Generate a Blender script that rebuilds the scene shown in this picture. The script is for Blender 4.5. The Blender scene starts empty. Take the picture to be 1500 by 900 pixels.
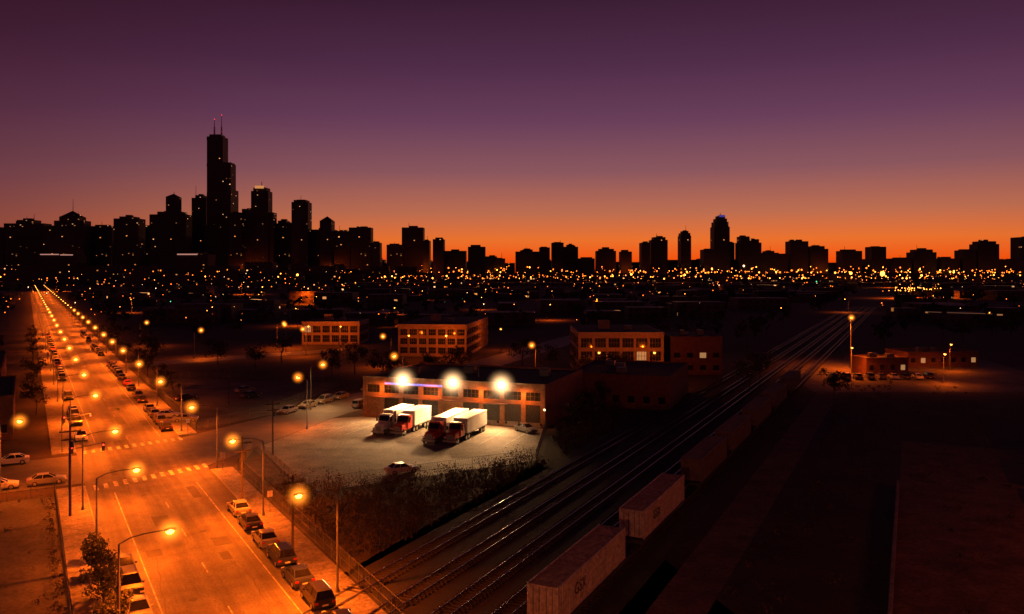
import bpy, bmesh, math, random
from mathutils import Vector, Matrix
random.seed(11)
scene = bpy.context.scene
rnd = random.random
def U(a, b): return a + (b - a) * random.random()

# ------------------------------------------------------------------ materials
def new_mat(name):
    m = bpy.data.materials.new(name); m.use_nodes = True
    nt = m.node_tree
    return m, nt, nt.nodes['Principled BSDF']

def noisy(name, c1, c2, scale=1.0, rough=0.8, metal=0.0, bump=0.0, detail=6, scale2=None, lo=0.35, hi=0.65, stretch=None):
    m, nt, b = new_mat(name)
    tc = nt.nodes.new('ShaderNodeTexCoord')
    n = nt.nodes.new('ShaderNodeTexNoise'); n.inputs['Scale'].default_value = scale
    n.inputs['Detail'].default_value = detail; n.inputs['Roughness'].default_value = 0.65
    nt.links.new(tc.outputs['Object'], n.inputs['Vector'])
    r = nt.nodes.new('ShaderNodeValToRGB')
    r.color_ramp.elements[0].position = lo; r.color_ramp.elements[1].position = hi
    r.color_ramp.elements[0].color = (*c1, 1); r.color_ramp.elements[1].color = (*c2, 1)
    nt.links.new(n.outputs['Fac'], r.inputs['Fac'])
    col = r.outputs['Color']
    def modulate(col, scale_, vec, t0, t1):
        n2 = nt.nodes.new('ShaderNodeTexNoise'); n2.inputs['Scale'].default_value = scale_
        n2.inputs['Detail'].default_value = 3
        nt.links.new(vec, n2.inputs['Vector'])
        mr = nt.nodes.new('ShaderNodeMapRange')
        mr.inputs['From Min'].default_value = 0.3; mr.inputs['From Max'].default_value = 0.7
        mr.inputs['To Min'].default_value = t0; mr.inputs['To Max'].default_value = t1
        nt.links.new(n2.outputs['Fac'], mr.inputs['Value'])
        mx = nt.nodes.new('ShaderNodeVectorMath'); mx.operation = 'SCALE'
        nt.links.new(col, mx.inputs[0]); nt.links.new(mr.outputs['Result'], mx.inputs['Scale'])
        return mx.outputs['Vector']
    if scale2: col = modulate(col, scale2, tc.outputs['Object'], .55, 1.3)
    if stretch:
        mp = nt.nodes.new('ShaderNodeMapping'); mp.inputs['Scale'].default_value = stretch
        nt.links.new(tc.outputs['Object'], mp.inputs['Vector'])
        col = modulate(col, 1.0, mp.outputs['Vector'], .6, 1.3)
    nt.links.new(col, b.inputs['Base Color'])
    b.inputs['Roughness'].default_value = rough
    b.inputs['Metallic'].default_value = metal
    if bump:
        bp = nt.nodes.new('ShaderNodeBump'); bp.inputs['Strength'].default_value = bump
        bp.inputs['Distance'].default_value = 0.05
        nt.links.new(n.outputs['Fac'], bp.inputs['Height'])
        nt.links.new(bp.outputs['Normal'], b.inputs['Normal'])
    return m

def emis(name, col, strength, sample=False):
    m, nt, b = new_mat(name)
    b.inputs['Base Color'].default_value = (0.3, 0.3, 0.3, 1)
    b.inputs['Emission Color'].default_value = (*col, 1)
    b.inputs['Emission Strength'].default_value = strength
    if not sample:
        m.cycles.emission_sampling = 'NONE'
    return m

def halo_mat(name, col, strength, power=3.0):
    """imitated lamp bloom: thin emission volume fading with distance from the lamp"""
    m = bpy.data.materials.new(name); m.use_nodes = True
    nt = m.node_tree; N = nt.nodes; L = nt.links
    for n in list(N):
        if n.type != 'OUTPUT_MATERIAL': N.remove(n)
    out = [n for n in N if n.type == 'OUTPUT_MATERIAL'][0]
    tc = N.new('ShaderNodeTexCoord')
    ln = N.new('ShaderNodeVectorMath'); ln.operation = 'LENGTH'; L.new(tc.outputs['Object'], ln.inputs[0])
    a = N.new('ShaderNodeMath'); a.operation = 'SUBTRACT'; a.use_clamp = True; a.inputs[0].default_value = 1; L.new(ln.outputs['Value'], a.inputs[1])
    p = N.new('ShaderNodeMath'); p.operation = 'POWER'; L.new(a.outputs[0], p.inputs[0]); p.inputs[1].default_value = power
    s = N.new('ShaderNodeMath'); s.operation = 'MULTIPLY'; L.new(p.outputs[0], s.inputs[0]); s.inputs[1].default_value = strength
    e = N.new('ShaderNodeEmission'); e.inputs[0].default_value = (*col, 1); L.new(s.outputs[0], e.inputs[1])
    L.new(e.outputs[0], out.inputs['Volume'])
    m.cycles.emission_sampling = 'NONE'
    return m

def windows(name, wall, cell=(5.0, 4.0), frac=0.05, strength=1.6, col1=(1, .30, .05), col2=(1, .6, .28)):
    """wall whose cells are windows, a few of them lit from inside"""
    m, nt, b = new_mat(name)
    L = nt.links; N = nt.nodes
    tc = N.new('ShaderNodeTexCoord')
    sp = N.new('ShaderNodeSeparateXYZ'); L.new(tc.outputs['Object'], sp.inputs[0])
    def math_(op, a, bb=None, c=None):
        n = N.new('ShaderNodeMath'); n.operation = op
        for i, v in enumerate((a, bb, c)):
            if v is None: continue
            if isinstance(v, (int, float)): n.inputs[i].default_value = v
            else: L.new(v, n.inputs[i])
        return n.outputs[0]
    u = math_('DIVIDE', math_('ADD', sp.outputs[0], sp.outputs[1]), cell[0])
    v = math_('DIVIDE', sp.outputs[2], cell[1])
    cb = N.new('ShaderNodeCombineXYZ')
    L.new(math_('FLOOR', u), cb.inputs[0]); L.new(math_('FLOOR', v), cb.inputs[1])
    wn = N.new('ShaderNodeTexWhiteNoise'); wn.noise_dimensions = '2D'
    L.new(cb.outputs[0], wn.inputs['Vector'])
    ns = N.new('ShaderNodeTexNoise'); ns.inputs['Scale'].default_value = 0.02
    L.new(tc.outputs['Object'], ns.inputs['Vector'])
    thr = math_('SUBTRACT', 1.0, math_('MULTIPLY', math_('POWER', math_('MULTIPLY', ns.outputs['Fac'], 2.0), 3.0), frac))
    lit = math_('GREATER_THAN', wn.outputs['Value'], thr)
    fu = math_('FRACT', u); fv = math_('FRACT', v)
    inw = math_('MULTIPLY', math_('MULTIPLY', math_('GREATER_THAN', fu, .2), math_('LESS_THAN', fu, .8)),
                math_('MULTIPLY', math_('GREATER_THAN', fv, .3), math_('LESS_THAN', fv, .8)))
    e = math_('MULTIPLY', lit, inw)
    sc = N.new('ShaderNodeSeparateColor'); L.new(wn.outputs['Color'], sc.inputs[0])
    e2 = math_('MULTIPLY', e, math_('MULTIPLY', math_('POWER', math_('ADD', sc.outputs[2], .15), 2.0), strength))
    mixc = N.new('ShaderNodeMix'); mixc.data_type = 'RGBA'
    mixc.inputs[6].default_value = (*col1, 1); mixc.inputs[7].default_value = (*col2, 1)
    L.new(sc.outputs[1], mixc.inputs[0])
    L.new(mixc.outputs[2], b.inputs['Emission Color'])
    L.new(e2, b.inputs['Emission Strength'])
    mw = N.new('ShaderNodeMix'); mw.data_type = 'RGBA'
    mw.inputs[6].default_value = (*wall, 1); mw.inputs[7].default_value = (wall[0]*.4, wall[1]*.4, wall[2]*.5, 1)
    L.new(inw, mw.inputs[0]); L.new(mw.outputs[2], b.inputs['Base Color'])
    b.inputs['Roughness'].default_value = 0.6
    m.cycles.emission_sampling = 'NONE'
    return m

M = {}
M['ground'] = noisy('waste_ground', (.016, .010, .008), (.05, .028, .02), .12, .95, scale2=1.5)
M['road'] = noisy('asphalt_road', (.065, .06, .056), (.115, .107, .098), .5, .6, bump=.15, scale2=5, stretch=(.025, .9, 1))
M['asphalt'] = noisy('asphalt', (.060, .056, .052), (.105, .098, .09), .35, .62, bump=.15, scale2=6)
M['lot'] = noisy('lot_asphalt', (.035, .03, .027), (.11, .098, .088), .16, .8, bump=.2, scale2=2.5)
M['yard'] = noisy('yard_concrete', (.11, .10, .082), (.25, .222, .18), .22, .8, bump=.1, scale2=3)
M['patch'] = noisy('asphalt_patch', (.04, .039, .037), (.065, .062, .06), .8, .7)
M['concrete'] = noisy('sidewalk_concrete', (.13, .12, .11), (.24, .22, .20), .6, .85, scale2=4)
M['kerb'] = noisy('kerb_stone', (.2, .19, .17), (.3, .28, .25), 2, .85)
M['paint'] = noisy('road_paint', (.10, .095, .085), (.5, .48, .44), 1.1, .7, lo=.35, hi=.6)
M['dirt'] = noisy('dirt_track', (.06, .034, .026), (.17, .095, .068), .3, .95, scale2=2)
M['grass'] = noisy('dry_grass', (.028, .022, .012), (.075, .055, .03), .5, .95, scale2=4)
M['ballast'] = noisy('ballast', (.014, .012, .010), (.036, .031, .028), 3, .95, bump=.6)
M['rail'] = noisy('rail_steel', (.35, .34, .33), (.55, .53, .5), 5, .22, metal=.9)
M['tie'] = noisy('tie_wood', (.02, .015, .011), (.04, .03, .02), 4, .9)
M['brick'] = noisy('tan_brick', (.30, .20, .12), (.42, .30, .19), .9, .85, bump=.1, scale2=7)
M['brickd'] = noisy('orange_brick', (.22, .115, .06), (.33, .18, .10), .9, .85, bump=.1, scale2=7)
M['brick2'] = noisy('red_brick', (.13, .055, .035), (.21, .095, .06), .9, .85, bump=.1, scale2=7)
M['band'] = noisy('limestone', (.36, .31, .23), (.48, .42, .33), 1.2, .8)
M['glass'] = noisy('window_glass', (.01, .012, .015), (.03, .03, .035), .3, .12)
M['roof'] = noisy('roof_felt', (.02, .018, .016), (.045, .04, .036), .3, .9)
M['metal'] = noisy('galvanised_steel', (.10, .10, .10), (.17, .17, .17), 3, .5, metal=.5)
M['darkmetal'] = noisy('dark_steel', (.03, .03, .03), (.06, .06, .06), 3, .5, metal=.4)
M['wood'] = noisy('pole_wood', (.04, .03, .02), (.08, .06, .04), 3, .9)
M['tyre'] = noisy('tyre_rubber', (.012, .012, .012), (.02, .02, .02), 5, .85)
M['rim'] = noisy('wheel_rim', (.35, .35, .35), (.5, .5, .5), 5, .35, metal=.8)
M['bluesign'] = emis('blue_neon', (.05, .16, 1), .9)
M['white'] = noisy('white_trailer', (.55, .54, .52), (.76, .75, .73), .6, .5)
M['carglass'] = noisy('car_glass', (.01, .01, .012), (.02, .02, .025), .5, .06)
M['tail'] = noisy('tail_lens', (.3, .01, .01), (.4, .02, .02), 5, .3)
M['headl'] = noisy('head_lens', (.6, .6, .6), (.8, .8, .8), 5, .15)
M['leaf'] = noisy('leaves', (.02, .025, .01), (.075, .07, .028), .5, .8, scale2=2)
M['twig'] = noisy('dry_brush', (.035, .025, .014), (.09, .065, .038), .5, .9, scale2=3)
M['bark'] = noisy('bark', (.04, .03, .02), (.08, .06, .045), 4, .95)
M['sodium'] = emis('sodium_lens', (1, .40, .05), 10)
M['sodium_far'] = emis('sodium_far', (1, .17, .012), 4.5)
M['sodium_far2'] = emis('sodium_far_bright', (1, .3, .03), 10)
M['cool'] = emis('cool_lamp', (1, .6, .28), 4)
M['redl'] = emis('red_beacon', (1, .03, .02), 5)
M['greenl'] = emis('green_signal', (.1, 1, .35), 2)
M['flood'] = emis('flood_lens', (1, .85, .6), 60)
M['halo'] = halo_mat('lamp_halo', (1, .23, .014), 5.5, 3.4)  # bloom put in as a self-glowing volume, not scattered lamp light
M['halow'] = halo_mat('flood_halo', (1, .55, .24), 3.6, 3.8)
M['tower'] = windows('tower_wall', (.045, .032, .034), (5, 4.2), .012, 1.6)
M['towerb'] = windows('tower_wall_busy', (.05, .035, .034), (6, 4.5), .03, 1.7, col2=(1, .5, .2))
M['block'] = windows('block_wall', (.07, .042, .035), (5, 4), .022, 1.6, col2=(1, .5, .2))
M['crown'] = emis('lit_crown', (1, .4, .12), .6)
M['pinkband'] = emis('lit_band', (1, .45, .35), .5)
M['bluetop'] = emis('blue_crown', (.12, .12, .8), .3)
M['towerlit'] = emis('lit_window', (1, .5, .18), .35)
def paint(name, c): return noisy(name, tuple(x*.85 for x in c), c, 1.5, .28)
CARC = [paint('car_paint_silver', (.22, .22, .23)), paint('car_paint_black', (.02, .02, .022)), paint('car_paint_white', (.55, .55, .53)),
        paint('car_paint_red', (.16, .02, .02)), paint('car_paint_blue', (.03, .04, .09)), paint('car_paint_beige', (.16, .14, .11))]
M['truckred'] = paint('cab_red', (.4, .03, .02))
M['truckwhite'] = paint('cab_white', (.65, .63, .6))
M['contred'] = noisy('container_paint', (.38, .34, .30), (.52, .47, .42), .7, .6, scale2=3)
M['conttop'] = noisy('container_roof', (.22, .14, .11), (.36, .24, .18), .5, .7, scale2=2)
M['contgrey'] = noisy('container_grey', (.10, .075, .065), (.17, .125, .11), .7, .6, scale2=3)

# ------------------------------------------------------------------ mesh builder
class MB:
    def __init__(s): s.v = []; s.f = []; s.m = []; s.mats = []
    def mi(s, mat):
        mat = M[mat] if isinstance(mat, str) else mat
        if mat not in s.mats: s.mats.append(mat)
        return s.mats.index(mat)
    def add(s, vs, fs, mat):
        o = len(s.v); k = s.mi(mat)
        s.v += [tuple(v) for v in vs]
        for f in fs: s.f.append(tuple(i + o for i in f)); s.m.append(k)
    def box(s, x0, x1, y0, y1, z0, z1, mat, T=None, taper=0):
        t = taper
        vs = [(x0, y0, z0), (x1, y0, z0), (x1, y1, z0), (x0, y1, z0), (x0+t, y0+t, z1), (x1-t, y0+t, z1), (x1-t, y1-t, z1), (x0+t, y1-t, z1)]
        if T: vs = [T(*v) for v in vs]
        s.add(vs, [(0, 3, 2, 1), (4, 5, 6, 7), (0, 1, 5, 4), (1, 2, 6, 5), (2, 3, 7, 6), (3, 0, 4, 7)], mat)
    def rod(s, a, b, r0, r1, mat, n=6):
        a = Vector(a); b = Vector(b); d = (b - a)
        if d.length < 1e-6: return
        d.normalize()
        up = Vector((0, 0, 1)) if abs(d.z) < .9 else Vector((1, 0, 0))
        x = d.cross(up).normalized(); y = d.cross(x)
        vs = []
        for p, r in ((a, r0), (b, r1)):
            for i in range(n):
                an = 2*math.pi*i/n
                vs.append(p + x*math.cos(an)*r + y*math.sin(an)*r)
        fs = [(i, (i+1) % n, n+(i+1) % n, n+i) for i in range(n)] + [tuple(range(n))[::-1], tuple(range(n, 2*n))]
        s.add(vs, fs, mat)
    def ball(s, c, rx, ry, rz, mat, n=8, k=5):
        vs = [(c[0], c[1], c[2]-rz)]
        for j in range(1, k):
            ph = -math.pi/2 + math.pi*j/k
            for i in range(n):
                an = 2*math.pi*i/n
                vs.append((c[0]+rx*math.cos(ph)*math.cos(an), c[1]+ry*math.cos(ph)*math.sin(an), c[2]+rz*math.sin(ph)))
        vs.append((c[0], c[1], c[2]+rz)); top = len(vs)-1
        fs = [(0, 1+(i+1) % n, 1+i) for i in range(n)]
        for j in range(k-2):
            for i in range(n):
                a = 1+j*n
                fs.append((a+i, a+(i+1) % n, a+n+(i+1) % n, a+n+i))
        a = 1+(k-2)*n
        fs += [(a+i, a+(i+1) % n, top) for i in range(n)]
        s.add(vs, fs, mat)
    def bm(s, bm, mat):
        bm.verts.ensure_lookup_table()
        for i, v in enumerate(bm.verts): v.index = i
        s.add([v.co[:] for v in bm.verts], [[v.index for v in f.verts] for f in bm.faces], mat)
    def mesh(s, name):
        me = bpy.data.meshes.new(name); me.from_pydata(s.v, [], s.f)
        for m in s.mats: me.materials.append(m)
        me.polygons.foreach_set('material_index', s.m); me.update()
        return me
    def obj(s, name, loc=(0, 0, 0), rot=0, parent=None):
        return put(name, s.mesh(name), loc, rot, parent)
def put(name, data, loc=(0, 0, 0), rot=0, parent=None):
    o = bpy.data.objects.new(name, data); scene.collection.objects.link(o)
    o.location = loc; o.rotation_euler = (0, 0, rot)
    if parent: o.parent = parent
    return o
def empty(name, loc=(0, 0, 0), rot=0): return put(name, None, loc, rot)
hb_ = MB(); hb_.ball((0, 0, 0), 1, 1, 1, 'halo', 14, 10); HALO = hb_.mesh('halo')
hb_ = MB(); hb_.ball((0, 0, 0), 1, 1, 1, 'halow', 14, 10); HALOW = hb_.mesh('halo_white')

# frames
D = Vector((-.5092, .8606)); Nn = Vector((.8606, .5092))      # main street
def R(s, t, z=0): return (s*D.x + t*Nn.x, s*D.y + t*Nn.y, z)
RA = math.atan2(D.y, D.x)
E = Vector((.4382, .8989)); Mm = Vector((.8989, -.4382))       # railway
def V(u, v, z=0): return (u*E.x + v*Mm.x, u*E.y + v*Mm.y, z)
VA = math.atan2(E.y, E.x)
FA = math.atan2(-.337, .942)                                     # truck depot frontage
FO = Vector((-28.8, 158.5))
def F(u, w, z=0): return (FO.x + .942*u + .337*w, FO.y - .337*u + .942*w, z)
def st(x, y): return (x*D.x + y*D.y, x*Nn.x + y*Nn.y)
def uv(x, y): return (x*E.x + y*E.y, x*Mm.x + y*Mm.y)

def poly(name, pts, z, mat):
    b = MB(); b.add([(p[0], p[1], z) for p in pts], [tuple(range(len(pts)))], mat); return b.obj(name)
def slab(name, pts, z0, z1, mat):
    b = MB(); n = len(pts)
    b.add([(p[0], p[1], z0) for p in pts] + [(p[0], p[1], z1) for p in pts],
          [tuple(range(n, 2*n))] + [(i, (i+1) % n, n+(i+1) % n, n+i) for i in range(n)], mat)
    return b.obj(name)

# ------------------------------------------------------------------ ground, roads
b = MB(); b.add([(-15000, -300, 0), (15000, -300, 0), (15000, 16000, 0), (-15000, 16000, 0)], [(0, 1, 2, 3)], 'ground'); b.obj('ground')
TL, TR = 6.5, 22.2
b = MB(); b.add([(-40, -TR, 0), (1500, -TR, 0), (1500, -TL, 0), (-40, -TL, 0)], [(0, 1, 2, 3)], 'road'); b.obj('main_road', (0, 0, .02), RA)
poly('cross_road', [R(122, -260), R(122, TL), R(141, TL), R(141, -260)], .016, 'asphalt')
cs = [R(124, TR), (-41.5, 128), F(-4.5, -3), F(-4.5, 230), F(-17, 230), F(-17, -3), R(147, TR)]
poly('cross_road', cs, .012, 'asphalt')
def sidewalk(t0, t1, s0, s1):
    slab('sidewalk', [R(s0, t0), R(s0, t1), R(s1, t1), R(s1, t0)], 0, .14, 'concrete')
sidewalk(3.2, TL-.15, -40, 120); sidewalk(3.2, TL-.15, 143, 1500)
sidewalk(TR+.15, 25.2, -40, 121); sidewalk(TR+.15, 25.2, 149, 1500)
b = MB()
for t0, t1, s0, s1 in ((TL-.15, TL, -40, 120), (TL-.15, TL, 143, 1500), (TR, TR+.15, -40, 121), (TR, TR+.15, 149, 1500)):
    b.box(s0, s1, t0, t1, 0, .143, 'kerb', R)
b.obj('kerb')
b = MB()
for s in range(20, 400, 2):
    if 118 < s < 150: continue
    b.box(s, s+.05, 3.25, TL-.2, .141, .145, 'patch', R); b.box(s, s+.05, TR+.2, 25.15, .141, .145, 'patch', R)
b.obj('sidewalk_joints')
b = MB()
z = .028
def mark(s0, s1, t0, t1): b.add([R(s0, t0, z), R(s0, t1, z), R(s1, t1, z), R(s1, t0, z)], [(0, 1, 2, 3)], 'paint')
for s0, s1 in ((-40, 115), (150, 1200)):
    mark(s0, s1, 9.45, 9.57)
    s = s0
    while s < min(s1, 500): mark(s, s+3, 14.4, 14.5); s += 12
    mark(s0, s1, 19.3, 19.4)
for i in range(13):
    t = 7.4 + i*1.2
    mark(117.3+i*.45, 120.0+i*.45, t, t+.5)
    mark(141.5+i*.3, 143.9+i*.3, t, t+.5)
b.obj('road_markings')
b = MB()
for i in range(34):
    s = U(30, 330); t = U(7, 20); l = U(2, 9); w = U(.5, 2.4)
    b.add([R(s, t, .024), R(s, t+w, .024), R(s+l, t+w, .024), R(s+l, t, .024)], [(0, 1, 2, 3)], 'patch')
for i in range(16):
    s = U(40, 200); t = U(8, 20)
    for k in range(14):
        ns = s+U(.6, 1.6); ntt = t+U(-.25, .25)
        b.add([R(s, t, .0245), R(s, t+.07, .0245), R(ns, ntt+.07, .0245), R(ns, ntt, .0245)], [(0, 1, 2, 3)], 'patch'); s = ns; t = ntt
b.obj('asphalt_patches')
for s, t in ((74, 12.2), (93, 16.4), (112, 12.6), (131, 15), (160, 12.4), (190, 16.5)):
    b = MB(); b.rod((0, 0, .02), (0, 0, .03), .38, .38, 'darkmetal', 16); b.obj('manhole_cover', R(s, t))

poly('truck_yard', [(-40.5, 131), (-26, 103.5), (3.5, 121), F(36.9, -.5), F(0, -.5), F(-4.3, -4)], .012, 'yard')
b = MB()
for i in range(9):
    u0 = 2.05+i*4.1; q = [F(u0, -3, .017), F(u0+.12, -3, .017), F(u0+.12, -17, .017), F(u0, -17, .017)]
    b.add(q, [(0, 1, 2, 3)], 'paint')
b.obj('yard_markings')
poly('parking_lot', [R(154, 26), (-47, 160), (-42, 205), R(236, 26)], .008, 'lot')
poly('second_cross_road', [R(262, 22.4), R(274, 22.4), (-60, 300), (-60, 287)], .009, 'asphalt')
poly('side_lot', [R(20, -60), R(20, 3), R(117, 3), R(117, -60)], .006, 'lot')
poly('grass_verge', [R(-40, 25.2), R(121, 25.2), (-41, 131), (-26.2, 103), (3.8, 120.6), F(37, 0), F(37, 40), V(200, -46.5), V(40, -46.5)], .005, 'grass')
poly('ballast_bed', [V(-20, -46.5), V(-20, -21.5), V(900, -21.5), V(900, -46.5)], .010, 'ballast')
poly('dirt_road', [V(-20, -19.6), V(-20, -15), V(300, -15), V(300, -19.6)], .010, 'dirt')
poly('right_lot', [V(-20, -1.4), V(-20, 30), V(150, 30), V(150, -1.4)], .010, 'dirt')
poly('lit_lot', [(70, 190), (135, 190), (150, 260), (82, 260)], .014, 'lot')

# ------------------------------------------------------------------ railway
tracks = [-43.6, -38.8, -34.2, -29.8, -25.3]
for tv in tracks:
    b = MB()
    for k in (-.72, .72):
        b.box(-10, 700, tv+k-.035, tv+k+.035, .16, .30, 'rail', V)
    u = 58
    while u < 330:
        b.box(u, u+.24, tv-1.3, tv+1.3, .011, .16, 'tie', V); u += .62
    b.obj('railway_track')

def boxcar_set(u0, length, cont, name='container_wagon'):
    b = MB()
    L = length
    b.box(-.6, L+.6, -1.25, 1.25, .95, 1.2, 'darkmetal')
    b.box(1.5, L-1.5, -.35, .35, .62, .95, 'darkmetal')
    for cx in (1.6, L-1.6):
        b.box(cx-1.3, cx+1.3, -.95, -.75, .55, .85, 'darkmetal'); b.box(cx-1.3, cx+1.3, .75, .95, .55, .85, 'darkmetal')
        for w in (-.85, .85):
            for sd in (-.72, .72):
                b.rod((cx+w, sd-.06, .75), (cx+w, sd+.06, .75), .44, .44, 'rail', 14)
    b.box(-1.2, -.6, -.12, .12, .95, 1.15, 'darkmetal'); b.box(L+.6, L+1.2, -.12, .12, .95, 1.15, 'darkmetal')
    z0, z1 = 1.23, 4.1
    b.box(.05, L-.05, -1.24, 1.24, z0+.1, z1-.08, cont)
    top = 'conttop' if cont == 'contred' else cont
    b.box(.06, L-.06, -1.15, 1.15, z1-.079, z1-.07, top)
    for y in (-1.3, 1.2):
        b.box(0, L, y, y+.1, z0, z0+.16, cont); b.box(0, L, y, y+.1, z1-.12, z1, cont)
        for x in (0, L-.14): b.box(x+.001, x+.139, y-.003, y+.103, z0+.16, z1-.12, cont)
    n = int(L/.35)
    for i in range(1, n):
        x = i*L/n
        for y in (-1.285, 1.235): b.box(x-.08, x+.08, y, y+.05, z0+.17, z1-.13, cont)
        b.box(x-.06, x+.06, -1.14, 1.14, z1-.069, z1-.04, top)
    for x in (.0, L-.05):
        for k in (-.8, -.3, .3, .8): b.rod((x+.025, k, z0+.15), (x+.025, k, z1-.15), .03, .03, 'metal', 5)
    return b.obj(name, V(u0, -25.3, 0), VA)
def lettering(parent, txt, x, y, z, size):
    c = bpy.data.curves.new('lettering', 'FONT'); c.body = txt; c.size = size; c.extrude = .004
    c.materials.append(M['darkmetal'])
    o = bpy.data.objects.new('lettering', c); scene.collection.objects.link(o); o.parent = parent
    o.location = (x, y, z); o.rotation_euler = (math.radians(90), 0, 0)
w1 = boxcar_set(57.2, 16.2, 'contred'); lettering(w1, 'GSX', 3.3, -1.345, 2.3, 1.3)
w2 = boxcar_set(79.3, 16.2, 'contred'); lettering(w2, 'GSX', 3.3, -1.345, 2.3, 1.3)
boxcar_set(104, 16.2, 'contgrey'); boxcar_set(124, 16.2, 'contgrey'); boxcar_set(146, 16.2, 'contgrey'); boxcar_set(168, 16.2, 'contgrey'); boxcar_set(192, 16.2, 'contgrey')

# ------------------------------------------------------------------ vehicles
def prism(prof, hw, bev=.06):
    bm = bmesh.new()
    a = [bm.verts.new((x, -hw, z)) for x, z in prof]; c = [bm.verts.new((x, hw, z)) for x, z in prof]
    bm.faces.new(a); bm.faces.new(c[::-1]); n = len(prof)
    for i in range(n): bm.faces.new((a[i], c[i], c[(i+1) % n], a[(i+1) % n]))
    bmesh.ops.recalc_face_normals(bm, faces=bm.faces)
    if bev: bmesh.ops.bevel(bm, geom=list(bm.edges), offset=bev, segments=2, affect='EDGES', clamp_overlap=True)
    return bm
def wheel(b, x, y, r, w):
    b.rod((x, y-w/2, r), (x, y+w/2, r), r, r, 'tyre', 18)
    sgn = 1 if y > 0 else -1
    b.rod((x, y+sgn*w/2, r), (x, y+sgn*(w/2+.015), r), r*.6, r*.55, 'rim', 14)
def car_mesh(pm, kind):
    b = MB()
    if kind == 'sedan':
        body = [(-2.25, .32), (-2.3, .62), (-2.22, .93), (-1.6, .99), (1.0, .95), (1.9, .82), (2.22, .68), (2.28, .42), (2.2, .26), (-2.1, .24)]
        cab = [(-1.75, .95), (-1.05, 1.40), (.2, 1.43), (1.05, .93)]
    else:
        body = [(-2.25, .36), (-2.3, .7), (-2.26, 1.08), (-1.6, 1.1), (1.05, 1.06), (2.0, .98), (2.26, .8), (2.3, .45), (2.2, .32), (-2.1, .32)]
        cab = [(-2.22, 1.05), (-2.0, 1.68), (.35, 1.72), (1.1, 1.04)]
    bm = prism(body, .9, .07); b.bm(bm, pm); bm.free()
    (x0, z0), (x1, z1), (x2, z2), (x3, z3) = cab
    hb, ht = .8, .6
    vs = [(x0, -hb, z0), (x3, -hb, z3), (x3, hb, z3), (x0, hb, z0), (x1, -ht, z1), (x2, -ht, z2), (x2, ht, z2), (x1, ht, z1)]
    b.add(vs, [(0, 1, 5, 4), (1, 2, 6, 5), (2, 3, 7, 6), (3, 0, 4, 7)], 'carglass')
    b.add([(x1-.06, -ht-.03, z1), (x2+.06, -ht-.03, z2), (x2+.06, ht+.03, z2), (x1-.06, ht+.03, z1), (x1+.1, -ht+.1, z1+.06), (x2-.1, -ht+.1, z2+.05), (x2-.1, ht-.1, z2+.05), (x1+.1, ht-.1, z1+.06)],
          [(0, 3, 2, 1), (4, 5, 6, 7), (0, 1, 5, 4), (1, 2, 6, 5), (2, 3, 7, 6), (3, 0, 4, 7)], pm)
    for sy in (-1, 1):
        for (xa, za), (xb, zb) in (((x0, z0), (x1, z1)), ((x3, z3), (x2, z2))):
            b.rod((xa, sy*hb, za), (xb, sy*ht, zb), .045, .04, pm, 5)
        xm = (x1+x2)/2; b.rod((xm-.1, sy*(hb+.005), z3), (xm, sy*(ht+.005), z2), .04, .035, pm, 5)
        for x in (-1.38, 1.4): wheel(b, x, sy*.83, .33, .2)
        b.box(2.12, 2.29, sy*.72-.16, sy*.72+.16, .6, .74, 'headl'); b.box(-2.31, -2.2, sy*.72-.15, sy*.72+.15, .68, .86, 'tail')
        b.box(.72, .9, sy*.97-.09, sy*.97+.09, .98, 1.1, pm)
    b.box(2.2, 2.3, -.5, .5, .42, .58, 'darkmetal'); b.box(-2.32, -2.2, -.25, .25, .5, .62, 'white')
    return b.mesh('parked_car')
CM = [car_mesh(CARC[i], 'sedan') for i in range(6)] + [car_mesh(CARC[i], 'suv') for i in (0, 1, 5, 4)]
def car(x, y, ang, k=None, z=.024):
    put('parked_car', CM[random.choice((0, 0, 1, 1, 2, 3, 4, 5, 6, 7, 7, 8, 9)) if k is None else k], (x, y, z), ang)
def carR(s, t, k=None, flip=False):
    p = R(s, t); car(p[0], p[1], RA + (math.pi if flip else 0) + U(-.02, .02), k)
for s, k in ((62, 1), (68, 7), (73.5, 4), (79.5, 9), (85.5, 0), (92, 1), (98, 0)): carR(s, 21.1 + U(-.1, .1), k)
for s, k in ((56, 0), (66, 8), (72.5, 0), (78.5, 7), (84, 1)): carR(s, 7.7, k, True)
s = 154
while s < 420:
    if rnd() < .65: carR(s, 7.7, None, True)
    if rnd() < .55: carR(s+2, 21.1)
    s += U(5.8, 8.5)
for t, k in ((2.2, 0), (-3.2, 2), (-9, 1), (-15, 0)):
    p = R(124, t); car(p[0], p[1], RA - math.pi/2, k)
for t in (-2, -8, -15, -27):
    p = R(139.4, t); car(p[0], p[1], RA + math.pi/2)
fa = math.atan2(.942, .337)
for w in (-2, 5, 11, 17.5, 30, 36, 50, 57):
    p = F(-15.8, w); car(p[0], p[1], fa + math.pi)
for w in (9, 26, 40):
    p = F(-5.8, w); car(p[0], p[1], fa)
for x, y, a, k in ((-15.3, 113.8, .5, 2), (2.4, 143, -.9, 0), (-66, 157, .2, 2), (-61, 153, .3, 0), (-71, 178, 1, 1), (-58, 182, 1, 4), (-62, 190, 1, 0)): car(x, y, a, k)
for s_, t_, k in ((72, -.5, 0), (72.4, -3.5, 1), (71.8, -6.6, 2)): p = R(s_, t_); car(p[0], p[1], RA+.03, k, .01)
for i in range(9): car(84+i*3.1, 214+U(-.5, .5), 1.4)

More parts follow.
